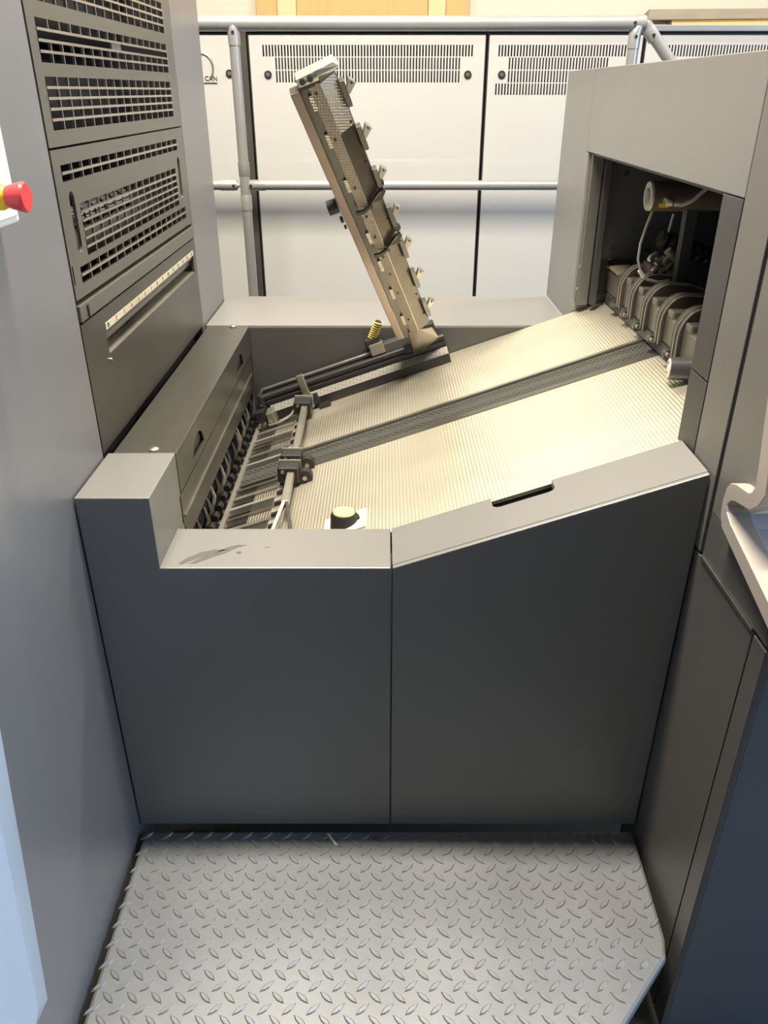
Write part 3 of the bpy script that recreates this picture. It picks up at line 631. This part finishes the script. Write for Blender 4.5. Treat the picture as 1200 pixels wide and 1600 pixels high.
# clamp bar
cb = thing('clamp_bar', (.73, 2.1, .98), 'worn aluminium clamp bar with dark arched guides inside the opening', 'clamp bar')
BZ0, BZ1 = .990, 1.062
M().box(.70, .765, 1.52, 2.552, BZ0, BZ1).build('bar', SHAFT, cb, .007)
M().box(.697, .74, 1.52, 2.52, .962, .990).build('bar_sole', GD, cb)
for k, y in enumerate((2.36, 2.24, 2.115, 1.985, 1.855)):
    ap = [(.690, .985)] + [(.745 - .055 * math.cos(math.radians(a)), 1.040 + .066 * math.sin(math.radians(a))) for a in range(0, 91, 15)] + [(.80, 1.102), (.86, 1.082), (.90, 1.04)]
    ip = [(.90, 1.01), (.85, 1.045), (.80, 1.058), (.775, 1.062), (.735, 1.064), (.702, 1.062), (.702, .985)]
    g = M().prism([(x, y - .024, z) for x, z in ap + ip], (0, .048, 0)).build('arched_guide', BROWNG, cb, .0015)
    for dy in (-.026, -.004): M().tube([(x - .0015 if i < 3 else x, y + dy + .004, z + .0012) for i, (x, z) in enumerate(ap)], .0019, 6).build('guide_edge', ALU, g, smooth=True)
    M().box(.698, .76, y - .070, y - .030, 1.058, 1.078).build('bar_block', SHAFT, cb, .004)
    r = M().cyl((.688, y + .018, .985), (.688, y + .036, .985), .012, 12).build('roller', STEEL, cb, smooth=True)
    M().cyl((.684, y + .000, .988), (.684, y + .018, .988), .006, 10).build('pin', STEEL2, r, smooth=True)
M().box(.695, .77, 2.42, 2.55, 1.062, 1.072).build('bar_block', OLIVE, cb, .004)
er = thing('end_roller', (.70, 1.79, .97), 'dark roller with white end face beside the right pillar', 'roller')
M().cyl((.658, 1.772, .985), (.80, 1.745, .985), .026, 28).build('roller_body', GD, er, smooth=True)
M().cyl((.656, 1.7724, .985), (.6582, 1.772, .985), .0225, 28).build('end_face', WHITE2, er, smooth=True)
for k in range(5):
    a = k * 1.256; M().cyl((.655, 1.7725 + .012 * math.cos(a), .985 + .012 * math.sin(a)), (.6562, 1.7722 + .012 * math.cos(a), .985 + .012 * math.sin(a)), .0025, 8).build('face_hole', BLK, er)
# motor
mo = thing('motor', (.78, 2.2, 1.31), 'brown cylindrical motor hanging inside the dark opening', 'motor')
M().cyl((.690, 2.2, 1.309), (.93, 2.2, 1.309), .037, 32).build('case', MOTOR, mo, smooth=True)
fc = M().tube([(.691, 2.2, 1.309), (.684, 2.2, 1.309)], [.037, .035], 32).build('face_plate', ALU, mo, smooth=True)
M().tube([(.684, 2.2, 1.309), (.681, 2.2, 1.309), (.683, 2.2, 1.309)], [.020, .018, .012], 24).build('bearing', STEEL, fc, smooth=True)
for k in range(4): a = .6 + k * 1.57; M().cyl((.685, 2.2 + .028 * math.cos(a), 1.309 + .028 * math.sin(a)), (.6825, 2.2 + .028 * math.cos(a), 1.309 + .028 * math.sin(a)), .003, 8).build('screw', STEEL2, fc)
M().tube([(.722, 2.165, 1.302), (.724, 2.15, 1.299), (.734, 2.142, 1.297)], [.010, .010, .006], 16).build('socket', ALU, mo, smooth=True)
M().box(.706, .730, 2.1635, 2.168, 1.285, 1.295).build('yellow_label', YEL, mo)
wire = thing('motor_cable', (.80, 2.12, 1.32), 'grey cable rising from the motor socket to the right', 'cable')
M().tube([(.736, 2.141, 1.296), (.752, 2.128, 1.296), (.772, 2.115, 1.308), (.79, 2.11, 1.328), (.82, 2.10, 1.36)], .0052, 10).build('cable', RUBBERGREY, wire, smooth=True)
w2 = thing('sensor_cable', (.70, 2.2, 1.2), 'thin grey cable looping down from below the motor', 'cable')
M().tube([(.703, 2.2, 1.275), (.692, 2.2, 1.235), (.683, 2.2, 1.19), (.683, 2.2, 1.15), (.695, 2.2, 1.115), (.716, 2.2, 1.097), (.745, 2.2, 1.090), (.775, 2.2, 1.094)], .0038, 10).build('cable', RUBBERGREY, w2, smooth=True)
M().tube([(.690, 2.2, 1.122), (.704, 2.2, 1.104)], .0055, 10).build('sleeve', WHITE2, w2, smooth=True)
# fittings cluster
fcl = thing('valve_block', (.80, 2.28, 1.05), 'cluster of dirty brass fittings behind the clamp bar', 'valve block')
M().box(.740, .825, 2.27, 2.34, .99, 1.125).build('block', ARMG, fcl, .006)
ZC = .030
for k, (x, z, tl) in enumerate(((.735, 1.118, .3), (.755, 1.108, .5), (.775, 1.110, .2), (.738, 1.060, .4), (.752, 1.050, .4), (.76, 1.035, .4), (.79, 1.075, .1), (.80, 1.05, .2), (.748, 1.085, .1), (.768, 1.082, .1), (.785, 1.095, .1))):
    z += ZC
    M().tube([(x - .012, 2.235, z - .006), (x - .004, 2.24, z), (x + .012, 2.25, z + .008)], [.006, .009, .007], 10).build('fitting', OLIVE if k % 2 else ALU, fcl, smooth=True)
    M().cyl((x + .010, 2.248, z + .006), (x + .02, 2.262, z - .01), .005, 8).build('nozzle', ALU, fcl, smooth=True)
M().tube([(.775, 2.25, 1.165), (.790, 2.25, 1.15), (.81, 2.25, 1.135), (.82, 2.25, 1.10)], [.011, .014, .012, .010], 12).build('elbow', OLIVE, fcl, smooth=True)
M().cyl((.80, 2.26, 1.03), (.85, 2.26, 1.005), .022, 14).build('brass_nut', OLIVE, fcl, smooth=True)
hs = thing('bellows_hose', (.85, 2.3, 1.1), 'black ribbed hose behind the vertical post in the opening', 'hose')
M().tube([(.775 + .012 * k, 2.33 , 1.185 - .004 * k) for k in range(14)], [.027 if k % 2 else .022 for k in range(14)], 16).build('hose', BLACK, hs)
M().cyl((.80, 2.32, 1.25), (.79, 2.32, 1.17), .004, 8).build('feed_tube', RUBBERGREY, hs, smooth=True)
gg = thing('large_gear', (.90, 2.1, 1.0), 'large dark rollers behind the arched guides', 'roller', None)
M().cyl((.88, 1.60, .985), (.88, 2.30, .985), .070, 30).build('roller_body', GD, gg, smooth=True)
for y in (1.7, 1.85, 2.0, 2.15): M().cyl((.88, y, .985), (.88, y + .02, .985), .078, 30).build('roller_ring', BLK, gg, smooth=True)
gg.name = 'guide_roller'; ORG['guide_roller'] = ORG.get('large_gear')

# ------------------------------------------------------------------ operator console on the right
co = thing('operator_console', (.75, 1.12, .8), 'pale grey operator console with beige rim at the right edge', 'console')
out_ = [(1.196, 1.20), (1.1575, 1.02), (1.1520, .985), (1.158, .972), (1.170, .965), (1.216, .958), (1.236, .950), (1.247, .935), (1.2515, .905), (1.246, .880), (1.235, .866), (1.008, .806), (.90, .777)]
inn_ = [(.925, .815), (1.029, .845), (1.203, .887), (1.226, .899), (1.231, .912), (1.222, .922), (1.205, .930), (1.150, .942), (1.128, .960), (1.115, .985), (1.122, 1.02), (1.157, 1.20)]
RK = .577 / .600
h = M(); h.holes([(y * RK, 1.55 - (1.55 - z) * RK) for y, z in out_ + inn_], [], (.040, 0, 0), lambda y, z: (.577, y, z)); h.build('side_rim', BEIGE, co, .0015)
deck = [(1.240, .896), (1.222, .890), (1.03, .838), (.90, .804), (.90, .790), (1.03, .825), (1.232, .876)]
M().prism([(.606, y, z) for y, z in [(1.228, .900), (1.20, .879), (1.029, .836), (.90, .803), (.90, .79), (1.235, .872)]], (.6, 0, 0)).build('deck', DESK, co)
M().prism([(.606, y, z) for y, z in [(1.221, .918), (1.15, .936), (1.12, .957), (1.107, .985), (1.115, 1.02), (1.15, 1.20), (1.19, 1.20), (1.24, .93)]], (.6, 0, 0)).build('back_panel', DESK, co)
kp = lambda x, y: (x, y, .836 + (y - 1.029) * .2515 + .0008)
M().prism([kp(.640, 1.135), kp(.90, 1.135), kp(.90, .95), kp(.640, .95)], (0, 0, .0012)).build('keypad_foil', PAPER, co)
M().prism([kp(.652, 1.088 + .004), kp(.80, 1.092), kp(.80, 1.088), kp(.652, 1.088)], (0, 0, .0018)).build('printed_line', GREENP, co)
M().prism([kp(.664, 1.070), kp(.80, 1.070), kp(.80, 1.066), kp(.664, 1.066)], (0, 0, .0018)).build('printed_line', INK, co)
